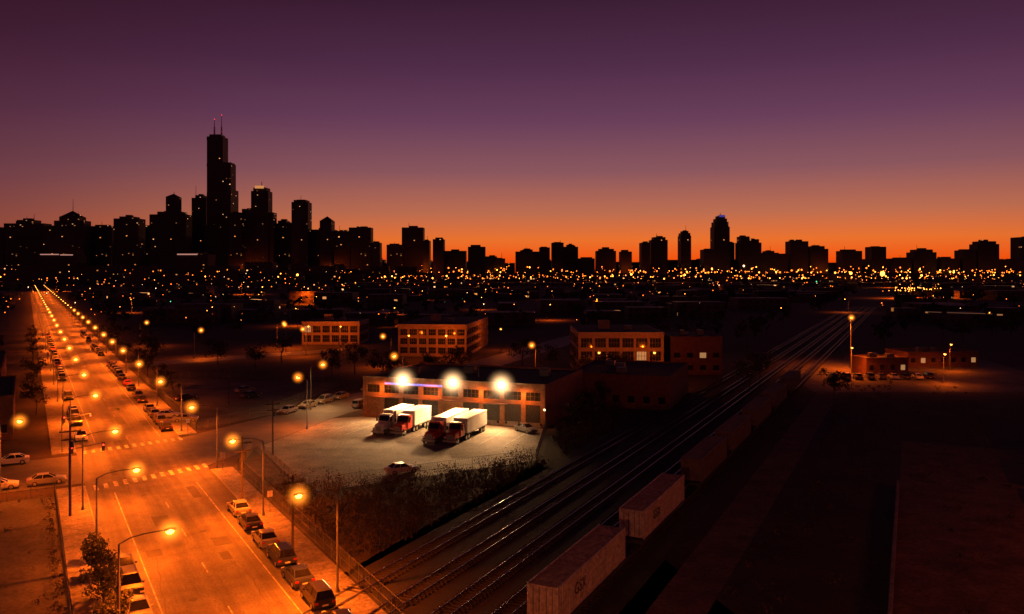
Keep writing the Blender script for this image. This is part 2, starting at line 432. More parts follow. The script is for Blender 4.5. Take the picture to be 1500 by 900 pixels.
def truck(u, rear, length, cabmat):
    """tractor and box trailer, backed toward the dock; local +x = forward"""
    b = MB(); L = length
    z0, z1 = 1.12, 3.6
    tl = L - 4.6
    b.box(0, tl, -1.25, 1.25, z0, z1, 'white')
    for x in [i*.6+.3 for i in range(int(tl/.6))]:
        for y in (-1.272, 1.251): b.box(x, x+.05, y, y+.021, z0+.1, z1-.1, 'white')
    b.box(-.02, tl+.02, -1.29, 1.29, z0-.1, z0+.06, 'metal'); b.box(-.02, tl+.02, -1.29, 1.29, z1-.06, z1+.04, 'white')
    b.box(.5, tl-.5, -.5, .5, .85, z0-.1, 'darkmetal')
    for y in (-1.0, 1.0):
        wheel(b, 1.2, y, .5, .42); wheel(b, 2.35, y, .5, .42)
        b.box(tl-2.2, tl-2.05, y-.08, y+.08, .1, 1.05, 'darkmetal')
    c = tl + .5
    b.box(c-2.2, c+3.6, -.42, .42, .62, .92, 'darkmetal')
    for x in (c-1.5, c-.4):
        for y in (-.98, .98): wheel(b, x, y, .5, .45)
    for y in (-1.02, 1.02): wheel(b, c+3.0, y, .5, .3)
    bm = prism([(c+.2, .95), (c+.2, 3.05), (c+.6, 3.2), (c+1.3, 3.05), (c+1.75, 2.1), (c+1.8, .95)], 1.1, .07); b.bm(bm, cabmat); bm.free()
    bm = prism([(c+1.7, .7), (c+1.7, 2.0), (c+3.4, 1.8), (c+3.62, 1.5), (c+3.65, .75)], .85, .1); b.bm(bm, cabmat); bm.free()
    b.add([(c+1.36, -.95, 2.98), (c+1.36, .95, 2.98), (c+1.79, .95, 2.14), (c+1.79, -.95, 2.14)], [(0, 3, 2, 1)], 'carglass')
    for y in (-1.108, 1.108): b.add([(c+.75, y, 2.1), (c+1.62, y, 2.1), (c+1.3, y, 2.85), (c+.75, y, 2.85)], [(0, 1, 2, 3)], 'carglass')
    b.box(c+3.64, c+3.69, -.55, .55, .85, 1.55, 'rim')
    for k in range(5): b.box(c+3.69, c+3.71, -.5, .5, .93+k*.12, .97+k*.12, 'darkmetal')
    b.box(c+3.6, c+3.9, -1.2, 1.2, .42, .74, 'rim')
    for y in (-.9, .9):
        b.box(c+2.5, c+3.55, y*1.15-.2, y*1.15+.2, 1.05, 1.22, cabmat)
        b.box(c+3.5, c+3.66, y-.14, y+.14, .95, 1.2, 'headl')
        b.rod((c+.1, y*1.1, .9), (c+.1, y*1.1, 3.5), .08, .08, 'rim', 8)
        b.box(c+1.7, c+1.76, y*1.5-.12, y*1.5+.12, 2.0, 2.6, 'darkmetal'); b.rod((c+1.7, y*1.2, 2.3), (c+1.7, y*1.5, 2.3), .02, .02, 'darkmetal', 4)
        b.rod((c-1.2, y, .55), (c-1.2, y*1.12, .6), .3, .3, 'rim', 10)
    b.box(c+.6, c+1.2, -.9, .9, 3.12, 3.22, cabmat)
    p = F(u, -rear)
    b.obj('semi_truck', (p[0], p[1], .014), math.atan2(-.942, -.337))
truck(11.8, 4.2, 11.6, M['truckwhite']); truck(15.2, 4.2, 11.2, M['truckred'])
truck(23.0, 5.2, 14.2, M['truckred']); truck(26.5, 5.2, 13.6, M['truckred'])

# ------------------------------------------------------------------ depot building
dep = empty('truck_depot', (FO.x, FO.y, 0), FA)
b = MB()
L, H, DP = 36.9, 7.7, 26
b.box(0.25, L-.25, .25, DP-.25, 0, H-.6, 'glass')
nb = 9; bw = L/nb
b.box(0, L, -.05, .25, 6.3, H, 'brickd')
b.box(0, L, 0, .25, 4.0, 4.75, 'brickd')
for i in range(nb+1):
    x = min(max(i*bw-.45, 0), L-.9)
    b.box(x, x+.9, -.1, .25, 0, 4.0, 'brickd'); b.box(x, x+.9, -.1, .25, 4.75, 6.3, 'brickd')
    b.box(x, x+.9, -.1, -.001, 4.0, 4.75, 'brickd')
for i in range(nb):
    x0 = i*bw+.45; x1 = (i+1)*bw-.45
    for k in range(1, 4):
        x = x0 + (x1-x0)*k/4; b.box(x-.04, x+.04, .12, .2, 4.75, 6.3, 'darkmetal')
    b.box(x0, x1, .12, .2, 5.5, 5.56, 'darkmetal')
    if i in (0, 4): b.box(x0, x1, .1, .25, 0, 4.0, 'brickd')
    else:
        for k in range(6): b.box(x0+.1, x1-.1, .1, .16, .9+k*.5, 1.36+k*.5, 'darkmetal')
        b.box(x0, x1, 0, .25, 0, .85, 'kerb')
        for k in (x0+.2, x1-.5): b.box(k, k+.3, -.25, 0, .45, .85, 'tyre')
b.box(0, .25, .25, DP, 0, H, 'brickd'); b.box(L-.25, L, .25, DP, 0, H, 'brickd'); b.box(.25, L-.25, DP-.25, DP, 0, H, 'brickd')
b.box(-.08, L+.08, -.14, .3, H, H+.16, 'brick')
b.obj('walls', parent=dep)
b = MB(); b.box(.25, L-.25, .25, DP-.25, H-.6, H-.4, 'roof')
for x, y, s in ((6, 8, 1.6), (15, 14, 2.2), (24, 7, 1.4), (31, 15, 1.8)):
    b.box(x, x+s, y, y+s, H-.4, H+.9, 'metal'); b.box(x+.2, x+s-.2, y+.2, y+s-.2, H+.9, H+1.1, 'darkmetal')
b.rod((20, 10, H-.4), (20, 10, H+2.2), .15, .15, 'metal', 8)
b.obj('roof', parent=dep)
b = MB(); b.box(4.8, 16.8, -.2, -.11, 6.45, 6.8, 'bluesign'); b.obj('blue_sign', parent=dep)
b = MB(); b.box(1, 9, -1.3, -.11, 4.05, 4.2, 'brick2'); b.box(9.6, 30, -1.3, -.11, 4.05, 4.2, 'brick2'); b.obj('dock_canopy', parent=dep)
b = MB()
FL = [9.4, 19.6, 29.1]
for x in FL:
    b.rod((x, -.1, 7.3), (x, -1.2, 7.5), .05, .05, 'darkmetal', 6)
    b.box(x-.55, x+.55, -1.3, -.9, 7.3, 8.0, 'darkmetal')
    b.ball((x, -1.33, 7.62), .62, .3, .5, 'flood', 12, 6)
b.obj('floodlights', parent=dep)
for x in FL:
    h = put('flood_halo', HALOW, (x, -1.6, 7.6), 0, dep); h.scale = (3.4, 3.4, 3.4)  # added glow volume standing in for floodlight bloom
b = MB(); b.box(L-.2, L+.1, -.5, -.1, 3.3, 3.6, 'darkmetal'); b.ball((L, -.55, 3.4), .22, .15, .2, 'cool'); b.obj('wall_lamp', parent=dep)

def spot(name, loc, target, energy, col, size=160, blend=1.0, rad=.25, parent=None):
    l = bpy.data.lights.new(name, 'SPOT'); l.energy = energy; l.color = col
    l.spot_size = math.radians(size); l.spot_blend = blend; l.shadow_soft_size = rad
    o = bpy.data.objects.new(name, l); scene.collection.objects.link(o)
    d = Vector(target) - Vector(loc)
    o.rotation_euler = d.to_track_quat('-Z', 'Y').to_euler(); o.location = loc
    if parent: o.parent = parent
    return o
for x in FL:
    spot('flood_light', (x, -1.9, 7.4), (x-2.5, -11, 0), 24000, (1, .50, .19), 130, .9, .3, parent=dep)
for x in (4.5, 14.5, 24.5, 33):  # added fill without fixtures, warms the depot wall
    spot('wall_fill', (x, -2.0, 6.2), (x, 0, 4), 1300, (1, .2, .02), 170, 1, .15, parent=dep)

# ------------------------------------------------------------------ street lamps
SOD = (1.0, .125, .004)
def lamp_mesh(h, arm):
    b = MB()
    b.rod((0, 0, 0), (0, 0, .5), .2, .16, 'metal', 8)
    b.rod((0, 0, .5), (0, 0, h-.4), .11, .07, 'metal', 8)
    pts = [(0, 0, h-.4), (arm*.25, 0, h-.05), (arm*.6, 0, h+.1), (arm, 0, h+.12)]
    for a, c in zip(pts, pts[1:]): b.rod(a, c, .045, .045, 'metal', 6)
    b.ball((arm+.3, 0, h+.12), .48, .2, .14, 'metal', 10, 6)
    b.ball((arm+.3, 0, h+.0), .30, .26, .24, 'sodium', 10, 6)
    return b.mesh('street_lamp')
LMS = {}
def street_lamp(x, y, ang, h=9, arm=3.0, energy=4200, light=True, col=SOD, halo=1.45, point=False):
    key = (h, arm)
    if key not in LMS: LMS[key] = lamp_mesh(h, arm)
    o = put('street_lamp', LMS[key], (x, y, 0), ang)
    if light:
        q = spot('bulb', (arm+.3, 0, h-.25), (arm+.3, 0, 0), energy, col, 165, 1, .2, parent=o)
        if point: q.data.type = 'POINT'
    if halo and 30 < y < 420:
        q = put('halo', HALO, (arm+.3, 0, h), 0, o); q.scale = (halo,)*3  # self-lit ball imitating bloom around the lens
    return o
NA = math.atan2(Nn.y, Nn.x)
def lampR(s, side, energy=36000):
    if side < 0: p = R(s, 5.6); street_lamp(p[0], p[1], NA, 9, 3.1, energy)
    else: p = R(s, 23.2); street_lamp(p[0], p[1], NA+math.pi, 9, 3.1, energy)
for s in (20, 42, 64.4, 85.9, 108, 140.8, 170, 200.5, 231, 262): lampR(s, -1)
for s in (25, 69, 95, 121.5, 152.7, 184, 217, 246, 275): lampR(s, 1)
s = 295
while s < 1300:
    lampR(s, -1, 36000 if s < 800 else 50000); lampR(s+16, 1, 36000 if s < 800 else 50000)
    s += 36 if s < 600 else 52
for x, y, a, h in ((-100.6, 265, 1, 9), (-83.5, 300, 0, 9), (-81, 292, 2, 9), (-136, 305, 0, 9), (-38.4, 147, 2.5, 9), (-37.8, 240, 3, 9), (-25.6, 178, 4.0, 9.6),
                   (5.1, 211, 4.3, 9), (-62.5, 104, 0, 9), (-69, 270, 4.5, 9)):
    street_lamp(x - 2.5*math.cos(a), y - 2.5*math.sin(a), a, h, 2.2, 14000)
street_lamp(-40.8, 166, .5, 9, 2.2, 12000, col=(1, .45, .15))
street_lamp(98, 237, 4.4, 14.8, 2.2, 60000)
for x, y, e in ((92, 222, 14000), (108, 205, 9000), (124, 232, 9000)): street_lamp(x, y, 4.4, 7.5, 1.5, e, halo=.5)
for x, y, e in ((-76, 304, 2500), (-64, 304, 4500), (-33, 260, 1800), (-21, 260, 3500), (-4, 290, 4000), (22, 205, 1200), (36, 205, 2600)):  # extra lamps added to brighten the warehouse fronts
    street_lamp(x, y, 1.57, 7.5, 1.5, e, halo=.8, point=True)
for u_, v_, e in ((14, -8, 22000), (100, 47, 15000), (58, 38, 11000)):  # unseen lamps added out of view to light the containers and right lot
    p = V(u_, v_); street_lamp(p[0], p[1], 2.2, 14.8, 2.2, e, halo=0, point=True, col=(1, .2, .04) if v_ < 0 else SOD)
for x, y in ((-170, 470), (-110, 420), (-60, 430), (20, 470), (60, 560), (-20, 600), (-150, 620), (-260, 560), (-230, 760), (-90, 800), (230, 560), (40, 800), (330, 640), (150, 700)):
    street_lamp(x, y, U(0, 6), 9, 2.2, 30000, halo=0)

def utility_pole(x, y, h=11, ang=0):
    b = MB(); b.rod((0, 0, 0), (0, 0, h), .15, .1, 'wood', 8)
    b.box(-1.1, 1.1, -.06, .06, h-.8, h-.66, 'wood'); b.box(-.9, .9, -.17, -.06, h-1.7, h-1.57, 'wood')
    for k in (-1, -.5, .5, 1): b.rod((k, 0, h-.66), (k, 0, h-.5), .04, .03, 'metal', 5)
    b.rod((.25, 0, h-2.6), (.25, 0, h-1.9), .17, .17, 'darkmetal', 8)
    b.obj('utility_pole', (x, y, 0), ang)
UP = [(-31.8, 96.5), (-21, 78.5), (-36.5, 125), (-59.5, 172)]
for x, y in UP: utility_pole(x, y, 8.5, .6)
p1 = R(106, 4.2); utility_pole(p1[0], p1[1], 10.5, NA)
p1 = R(84, -6); utility_pole(p1[0], p1[1], 9, NA)
for k in (118.8, 144):
    p = R(k, 4.6); b = MB(); b.rod((0, 0, 0), (0, 0, 5.5), .09, .07, 'metal', 8); b.rod((0, 0, 5.2), (4, 0, 5.8), .06, .05, 'metal', 6)
    for xx in (.3, 3.9):
        b.box(xx-.17, xx+.17, -.2, .1, 4.7, 5.75, 'darkmetal')
        b.ball((xx, -.23, 5.5), .12, .05, .12, 'redl', 8, 4)
    b.obj('traffic_signal', p, NA)
for q in (R(119.5, 23.6), R(150, 23.8), R(96, 24.2)):
    b = MB(); b.rod((0, 0, 0), (0, 0, 2.6), .04, .04, 'metal', 6); b.box(-.3, .3, -.03, -.0, 1.9, 2.6, 'white'); b.obj('traffic_sign', q, NA)

def fence(name, pts, h=1.8, step=2.5):
    b = MB()
    for a, c in zip(pts, pts[1:]):
        a = Vector((a[0], a[1], 0)); c = Vector((c[0], c[1], 0)); n = max(1, int((c-a).length/step))
        for i in range(n+1):
            p = a.lerp(c, i/n); b.rod(p, p+Vector((0, 0, h)), .035, .035, 'metal', 5)
        for z in (.1, h*.5, h): b.rod(a+Vector((0, 0, z)), c+Vector((0, 0, z)), .022, .022, 'metal', 4)
        m = int((c-a).length/.35)
        for i in range(m):
            p = a.lerp(c, i/m); q = a.lerp(c, min(1, (i+1)/m))
            b.rod(p+Vector((0, 0, .1)), q+Vector((0, 0, h)), .008, .008, 'metal', 3)
            b.rod(q+Vector((0, 0, .1)), p+Vector((0, 0, h)), .008, .008, 'metal', 3)
    b.obj(name)
fence('chain_link_fence', [R(25, 2.9), R(117, 2.9), R(117, -60)])
fence('chain_link_fence', [R(60, 25.6), R(119, 25.6), (-40.8, 129.5), (-26.3, 103.2), (3.6, 120.8), F(37.1, -.2)])
fence('chain_link_fence', [R(152, 25.6), R(238, 25.6), (-42.5, 204), (-47.5, 160), R(152, 25.6)])
b = MB(); b.box(40, 118, -1.7, -1.4, 0, .8, 'concrete', V); b.obj('concrete_wall')

# ------------------------------------------------------------------ loft buildings
def loft(name, x, y, ang, L, DP, H, floors, bays, wall='brick', sidebays=4):
    o = empty(name, (x, y, 0), ang)
    b = MB(); b.box(.3, L-.3, .3, DP-.3, 0, H-.9, 'glass'); b.obj('windows', parent=o)
    b = MB(); fh = (H-1.4)/floors
    for k in range(floors):
        z = k*fh
        b.box(0, L, 0, .3, z, z+1.0, wall); b.box(L-.3, L, .3, DP, z, z+1.0, wall); b.box(0, .3, .3, DP, z, z+1.0, wall)
    b.box(-.05, L+.05, -.05, .3, H-1.4, H, wall); b.box(L-.3, L+.05, .3, DP, H-1.4, H, wall); b.box(-.05, .3, .3, DP, H-1.4, H, wall)
    b.box(.3, L-.3, DP-.3, DP, 0, H, wall)
    for i in range(bays+1):
        xx = i*(L-.7)/bays; b.box(xx, xx+.7, -.12, -.001, 0, H-1.4, wall)
        for k in range(floors): b.box(xx, xx+.7, 0, .3, k*fh+1.0, (k+1)*fh if k < floors-1 else H-1.4, wall)
    for i in range(1, sidebays+1):
        yy = i*(DP-.7)/sidebays
        for k in range(floors):
            z0 = k*fh+1; z1 = (k+1)*fh if k < floors-1 else H-1.4
            b.box(L-.3, L+.1, yy, yy+.7, z0, z1, wall); b.box(-.1, .3, yy, yy+.7, z0, z1, wall)
    b.box(-.15, L+.15, -.15, DP+.1, H, H+.2, 'band'); b.obj('walls', parent=o)
    b = MB()
    for i in range(bays):
        xa = i*(L-.7)/bays+.7; xb = (i+1)*(L-.7)/bays
        for k in range(floors):
            z0 = k*fh+1; z1 = (k+1)*fh if k < floors-1 else H-1.4
            for j in range(1, 4): xx = xa+(xb-xa)*j/4; b.box(xx-.04, xx+.04, .1, .22, z0, z1, 'metal')
            b.box(xa, xb, .08, .2, (z0+z1)/2-.05, (z0+z1)/2+.05, 'metal')
            if rnd() < .06: b.box(xa+.2, xb-.2, .26, .29, z0+.1, z1-.1, 'towerlit')
    b.obj('mullions', parent=o)
    b = MB(); b.box(.3, L-.3, .3, DP-.3, H+.2, H+.25, 'roof'); b.box(L*.3, L*.3+3, DP*.4, DP*.4+3, H+.25, H+2.6, wall)
    b.box(L*.6, L*.6+2, DP*.3, DP*.3+2, H+.25, H+1.4, 'metal'); b.obj('roof', parent=o)
loft('brick_warehouse', -80.5, 314, 0, 22, 20, 8.6, 2, 6)
loft('brick_warehouse', -37.7, 271, -.12, 23, 47, 10.4, 3, 7, sidebays=10)
loft('brick_warehouse', 17.5, 216, 0, 22.5, 30, 11.8, 3, 6)
def shed(name, x, y, ang, L, DP, H, wall='brick2'):
    o = empty(name, (x, y, 0), ang)
    b = MB(); b.box(0, L, 0, DP, 0, H, wall); b.box(-.1, L+.1, -.1, .25, H, H+.4, 'brick2')
    b.box(-.1, .25, .25, DP-.25, H, H+.4, 'brick2'); b.box(L-.25, L+.1, .25, DP-.25, H, H+.4, 'brick2'); b.box(-.1, L+.1, DP-.25, DP+.1, H, H+.4, 'brick2')
    n = int(L/3)
    for i in range(n):
        for zf in range(max(1, int(H/3.6))):
            z0 = 1.2+zf*3.4
            b.box(i*L/n+.9, (i+1)*L/n-.9, -.04, -.005, z0, z0+1.4, 'glass' if rnd() < .88 else 'towerlit')
            b.box(i*L/n+.8, (i+1)*L/n-.8, -.12, -.04, z0-.12, z0, 'brick')
    b.obj('walls', parent=o)
    b = MB(); b.box(.25, L-.25, .25, DP-.25, H, H+.1, 'roof')
    for k in range(3): xx = U(2, L-4); yy = U(2, DP-4); b.box(xx, xx+U(1, 2.2), yy, yy+U(1, 2), H+.1, H+U(.8, 1.6), 'metal')
    b.obj('roof', parent=o)
shed('storage_shed', 11, 172, FA, 22, 27, 6.5)
p = R(160, -42); shed('brick_building', *p[:2], RA-math.pi/2, 40, 30, 7)
p = R(215, -50); shed('brick_building', *p[:2], RA-math.pi/2, 45, 50, 6)
p = R(340, -70); shed('brick_building', *p[:2], RA-math.pi/2, 60, 40, 8)
shed('brick_building', 43, 222, 0, 14, 26, 10)
shed('storage_shed', 96, 222, .1, 12, 8, 4.2)
shed('storage_shed', 116, 240, .1, 22, 12, 4)
for i in range(6):
    b = MB(); b.box(0, 12, -1.25, 1.25, 1.1, 3.8, 'contgrey'); b.box(-.02, 12.02, -1.28, 1.28, 1.0, 1.12, 'metal')
    for x in (1.2, 2.4): wheel(b, x, -1, .5, .3); wheel(b, x, 1, .5, .3)
    b.box(10, 10.2, -.9, -.75, 0, 1, 'darkmetal'); b.box(10, 10.2, .75, .9, 0, 1, 'darkmetal')
    p = V(75+i*15+U(-1, 1), 22+U(-.5, .5)); b.obj('parked_trailer', (p[0], p[1], .012), VA+U(-.02, .02))

# ------------------------------------------------------------------ vegetation
def foliage(b, c, rad, n, size, mat='leaf', squash=.8):
    for i in range(n):
        d = Vector((random.gauss(0, 1), random.gauss(0, 1), random.gauss(0, 1))).normalized() * (rad * (rnd() ** .45))
        p = Vector(c) + Vector((d.x, d.y, d.z*squash))
        if p.z < .05: p.z = U(.05, .3)
        a = Vector((U(-1, 1), U(-1, 1), U(-1, 1))).normalized(); q = a.cross(Vector((U(-1, 1), U(-1, 1), U(-1, 1)))).normalized()
        s = size*U(.6, 1.3)
        b.add([p-a*s*.5, p+q*s*.35, p+a*s*.5, p-q*s*.35], [(0, 1, 2, 3)], mat)
def tree(b, x, y, h, r, clumps, leaves, size):
    b.rod((x, y, 0), (x+U(-.2, .2), y+U(-.2, .2), h*.45), .16*h/8, .09*h/8, 'bark', 6)
    for k in range(clumps):
        an = U(0, 6.28); rr = r*U(.2, .85); zz = h*U(.42, .9)
        c = (x+math.cos(an)*rr, y+math.sin(an)*rr, zz)
        b.rod((x, y, h*U(.3, .45)), c, .05*h/8, .02, 'bark', 4)
        foliage(b, c, r*U(.3, .5), leaves, size)
b = MB(); cnt = 0
while cnt < 470:
    Y = U(250, 900) if rnd() < .75 else U(900, 1500); X = U(-.66, .70)*Y
    s_, t_ = st(X, Y); u_, v_ = uv(X, Y)
    if -3 < t_ < 29 or -50 < v_ < -12: continue
    if Y < 345 and -100 < X < 45: continue
    if 60 < X < 160 and Y < 290: continue
    cnt += 1
    h = U(6.5, 11.5); tree(b, X, Y, h, h*U(.32, .5), 6, 14, 1.1 + Y/900)
b.obj('distant_tree_mass')
def one_tree(x, y, h, r, cl=14, lv=70, size=.35):
    b = MB(); tree(b, 0, 0, h, r, cl, lv, size); b.obj('street_tree', (x, y, 0))
for x, y, h, r in ((-47, 214, 8, 3.6), (-43, 224, 9, 4), (-34, 216, 8, 4), (-29, 205, 7, 3.5), (-20, 214, 7, 3.6), (-14, 222, 8, 4), (3, 236, 9, 4), (10, 225, 8, 4),
                   (-74, 236, 8, 4), (-88, 245, 8, 4), (-110, 250, 9, 4), (-70, 249, 9, 4), (14, 150, 6, 3), (17, 160, 6.5, 3), (12, 141, 5, 2.6), (20, 172, 7, 3.4), (26, 206, 8, 3.5), (18, 209, 7, 3.4), (55, 190, 8, 4), (62, 205, 8, 4), (70, 178, 7, 3.5)):
    one_tree(x, y, h, r, 12, 60, .5)
for s, h, r in ((52, 4.6, 1.6), (58, 4.8, 1.6), (62, 5.0, 1.7), (67.5, 4.4, 1.5), (73, 5.4, 1.8), (79, 4.0, 1.4), (84, 3.6, 1.3), (88, 3.2, 1.1)):
    p = R(s, 5.3); one_tree(p[0], p[1], h, r, 16, 90, .2)
for s in (185, 205, 228, 250, 290, 330, 370):
    p = R(s, 1.5); one_tree(p[0], p[1], U(6, 8), 2.8, 10, 50, .4)
    p = R(s+8, 27.5); one_tree(p[0], p[1], U(5, 7), 2.4, 10, 50, .4)
def in_bank(X, Y):
    s_, t_ = st(X, Y); u_, v_ = uv(X, Y)
    if t_ < 26.5 or v_ > -47.2 or v_ < -75: return False
    if Y > 131+(X+40)*-1.85 + .5 and Y > 103.5+(X+26)*.593 - 1.2 and X < 7.5: return False
    if 6 < X and Y > 150 and v_ < -58: return False
    return True
b = MB(); n = 0
while n < 460:
    X = U(-36, 22); Y = U(70, 190)
    if not in_bank(X, Y): continue
    n += 1
    h = U(.5, 1.9) if rnd() < .75 else U(1.9, 3.4)
    for k in range(6):
        b.rod((X, Y, 0), (X+U(-.7, .7)*h*.6, Y+U(-.7, .7)*h*.6, h*U(.6, 1.1)), .025, .006, 'bark', 3)
    foliage(b, (X, Y, h*.55), h*.62, int(26*h)+10, .2, 'twig', .75)
b.obj('brush')
b = MB()
for i in range(9000):
    X = U(-36, 20); Y = U(66, 150)
    if not in_bank(X, Y): continue
    h = U(.2, .6); a = U(0, 6.28); dx = math.cos(a)*.05; dy = math.sin(a)*.05; lx = U(-.2, .2); ly = U(-.2, .2)
    for k in range(2):
        ox = U(-.2, .2); oy = U(-.2, .2)
        b.add([(X+ox-dx, Y+oy-dy, 0), (X+ox+dx, Y+oy+dy, 0), (X+ox+lx, Y+oy+ly, h)], [(0, 1, 2)], 'twig')
b.obj('tall_grass')
b = MB()
for i in range(200):
    u_ = U(55, 260); v_ = random.choice([U(-14, -4), U(-14, -4), U(0, 12)]); p = V(u_, v_); h = U(.3, 1.3)
    foliage(b, (p[0], p[1], h*.5), h*.8, 24, .25, 'twig', .6)
for i in range(110):
    p = R(U(70, 116), U(-14, 2.6) if rnd() < .5 else U(1.6, 2.7)); h = U(.2, .8)
    foliage(b, (p[0], p[1], h*.5), h*.8, 20, .16, 'twig', .6)
b.obj('weeds')

# ------------------------------------------------------------------ skyline
def skyline(name, parts, k=1.0, mat='tower', depth=46, extras=()):
    """parts in metres for a row 2400 m away; k moves the building nearer/farther"""
    Y = 2400*k; b = MB(); xm = sum((p[0]+p[1])/2 for p in parts)/len(parts)*k
    for i, (x0, x1, h) in enumerate(parts):
        h = (h-28)*k+28; d = depth*(1-.06*i)
        b.box(x0*k-xm, x1*k-xm, -d/2+i*.37, d/2-i*.37, 0, h, mat)
        w = (x1-x0)*k
        a0 = U(.1, .35); a1 = U(.1, .35)
        b.box(x0*k-xm+w*a0, x1*k-xm-w*a1, -d*.2, d*.2, h, h+U(2, 6), mat)
        if rnd() < .4: xx = x0*k-xm+w*U(.2, .8); b.rod((xx, 0, h), (xx, 0, h+U(8, 18)), .7, .4, 'darkmetal', 5)
    for e in extras:
        if e[0] == 'rod': b.rod(((e[1])*k-xm, 0, e[2]), (e[1]*k-xm, 0, (e[3]-28)*k+28), e[4], e[4]*.4, 'darkmetal', 6)
        if e[0] == 'band': b.box(e[1]*k-xm, e[2]*k-xm, -depth/2-1.2, -depth/2-.2, e[3], e[4], e[5])
        if e[0] == 'pyr':
            x0, x1, z0, z1 = e[1]*k-xm, e[2]*k-xm, (e[3]-28)*k+28, (e[4]-28)*k+28; c = (x0+x1)/2
            b.add([(x0, -18, z0), (x1, -18, z0), (x1, 18, z0), (x0, 18, z0), (c, 0, z1)], [(0, 1, 4), (1, 2, 4), (2, 3, 4), (3, 0, 4)], e[5] if len(e) > 5 else mat)
    b.obj(name, (xm, Y, 0))
S = skyline
S('office_block', [(-1600, -1476, 154), (-1476, -1360, 168), (-1442, -1390, 178)], 1.01, 'towerb', extras=[('rod', -1400, 170, 196, 1.2)])
S('office_tower', [(-1360, -1330, 160), (-1330, -1244, 176), (-1316, -1258, 188)], .99, 'towerb', extras=[('pyr', -1314, -1260, 188, 206), ('rod', -1286, 190, 240, 1)])
S('office_block', [(-1234, -1160, 160)], 1.02, 'towerb'); S('office_block', [(-1156, -1084, 182), (-1140, -1100, 188)], .97, 'towerb'); S('office_block', [(-1084, -1050, 158)], 1.0, 'towerb')
S('office_tower', [(-1052, -946, 194), (-1030, -960, 202), (-1006, -976, 246)], .98, 'tower', extras=[('pyr', -1006, -976, 246, 256), ('rod', -990, 250, 262, 1)])
S('office_tower', [(-930, -888, 242), (-920, -898, 250)], 1.03, 'tower', extras=[('rod', -926, 240, 280, 1)])
b = MB(); t = 23.3
hts = {(0, 0): 424, (1, 0): 424, (2, 0): 348, (0, 1): 424, (1, 1): 424, (2, 1): 348, (0, 2): 300, (1, 2): 348, (2, 2): 270}
for (i, j), h in hts.items(): b.box(i*t+.15*j, (i+1)*t-.15*(j+1), j*t+.1, (j+1)*t-.1, 0, h, 'tower')
for zc in (120, 250, 335, 412): b.box(-.4, 2*t+.2 if zc > 340 else 3*t+.4, -.5, .05, zc, zc+9, 'darkmetal')
b.box(5, 40, 6, 38, 424, 431, 'darkmetal')
for x, zt in ((15, 478), (36, 490)):
    b.rod((x, 20, 431), (x, 20, 455), 2.6, 2.2, 'white', 8); b.rod((x, 20, 455), (x, 20, zt), 1.2, .5, 'tail', 6); b.ball((x, 20, zt), .9, .9, .9, 'redl', 6, 4)
b.box(-8, 112-8, -4, -.6, 0, 165, 'tower'); b.obj('stepped_skyscraper', (-894, 2400, 0))
S('office_tower', [(-824, -784, 196), (-816, -800, 200)], .985, 'towerb')
S('office_tower', [(-784, -748, 210), (-758, -708, 262), (-752, -714, 272), (-784, -694, 200)], 1.0, 'tower', extras=[('band', -746, -720, 269, 277, 'crown'), ('rod', -733, 276, 292, 1.5)])
S('office_tower', [(-690, -640, 168), (-680, -655, 176)], 1.02, 'towerb')
S('office_tower', [(-640, -592, 230), (-634, -598, 236)], 1.0, 'tower')
S('office_block', [(-590, -516, 150)], 1.01, 'towerb'); S('office_tower', [(-558, -524, 176)], .99, 'tower', extras=[('pyr', -558, -524, 176, 190)])
S('office_block', [(-516, -470, 146), (-474, -410, 156), (-410, -384, 112)], 1.0, 'towerb')
S('apartment_tower', [(-364, -320, 106)], 1.0, 'towerb'); S('apartment_tower', [(-320, -258, 156)], 1.02, 'tower'); S('apartment_tower', [(-258, -240, 118)], 1.0); S('apartment_tower', [(-230, -198, 122)], .99)
S('apartment_block', [(-198, -134, 88)], 1.0); S('apartment_block', [(-128, -78, 100)], .98); S('apartment_block', [(-78, -44, 72), (-50, -20, 66)], .99)
S('apartment_block', [(10, 80, 86), (30, 60, 92)], 1.0); S('apartment_tower', [(80, 110, 98)], .97); S('apartment_tower', [(116, 150, 112)], 1.0); S('apartment_tower', [(150, 192, 100), (160, 180, 106)], 1.02); S('apartment_block', [(192, 240, 66)], .98)
S('apartment_tower', [(246, 302, 88), (254, 296, 94)], 1.0); S('apartment_tower', [(316, 348, 86)], 1.0)
S('apartment_tower', [(376, 400, 112)], 1.0); S('apartment_tower', [(404, 452, 120), (412, 446, 128)], 1.01)
S('apartment_tower', [(490, 520, 132), (492, 518, 140), (497, 513, 146)], 1.0)
S('office_tower', [(556, 586, 92)], 1.0); S('office_tower', [(586, 632, 158), (589, 629, 172), (594, 625, 182), (600, 620, 190)], 1.0, extras=[('band', 601, 618, 186, 192, 'bluetop'), ('rod', 610, 190, 200, 1)]); S('office_block', [(632, 646, 112)], 1.02)
S('apartment_tower', [(660, 724, 112), (664, 690, 130), (690, 718, 122)], 1.0); S('apartment_block', [(724, 800, 80), (740, 762, 88)], 1.0)
S('apartment_tower', [(808, 860, 116)], 1.0); S('apartment_tower', [(866, 918, 94), (872, 908, 102)], 1.0)
S('apartment_block', [(958, 1016, 88)], 1.0); S('apartment_tower', [(1044, 1086, 100)], 1.0); S('apartment_block', [(1100, 1160, 66)], 1.0)
S('apartment_tower', [(1166, 1232, 84), (1176, 1222, 92)], 1.0); S('apartment_block', [(1244, 1300, 66)], 1.0); S('apartment_tower', [(1308, 1348, 90)], 1.0)
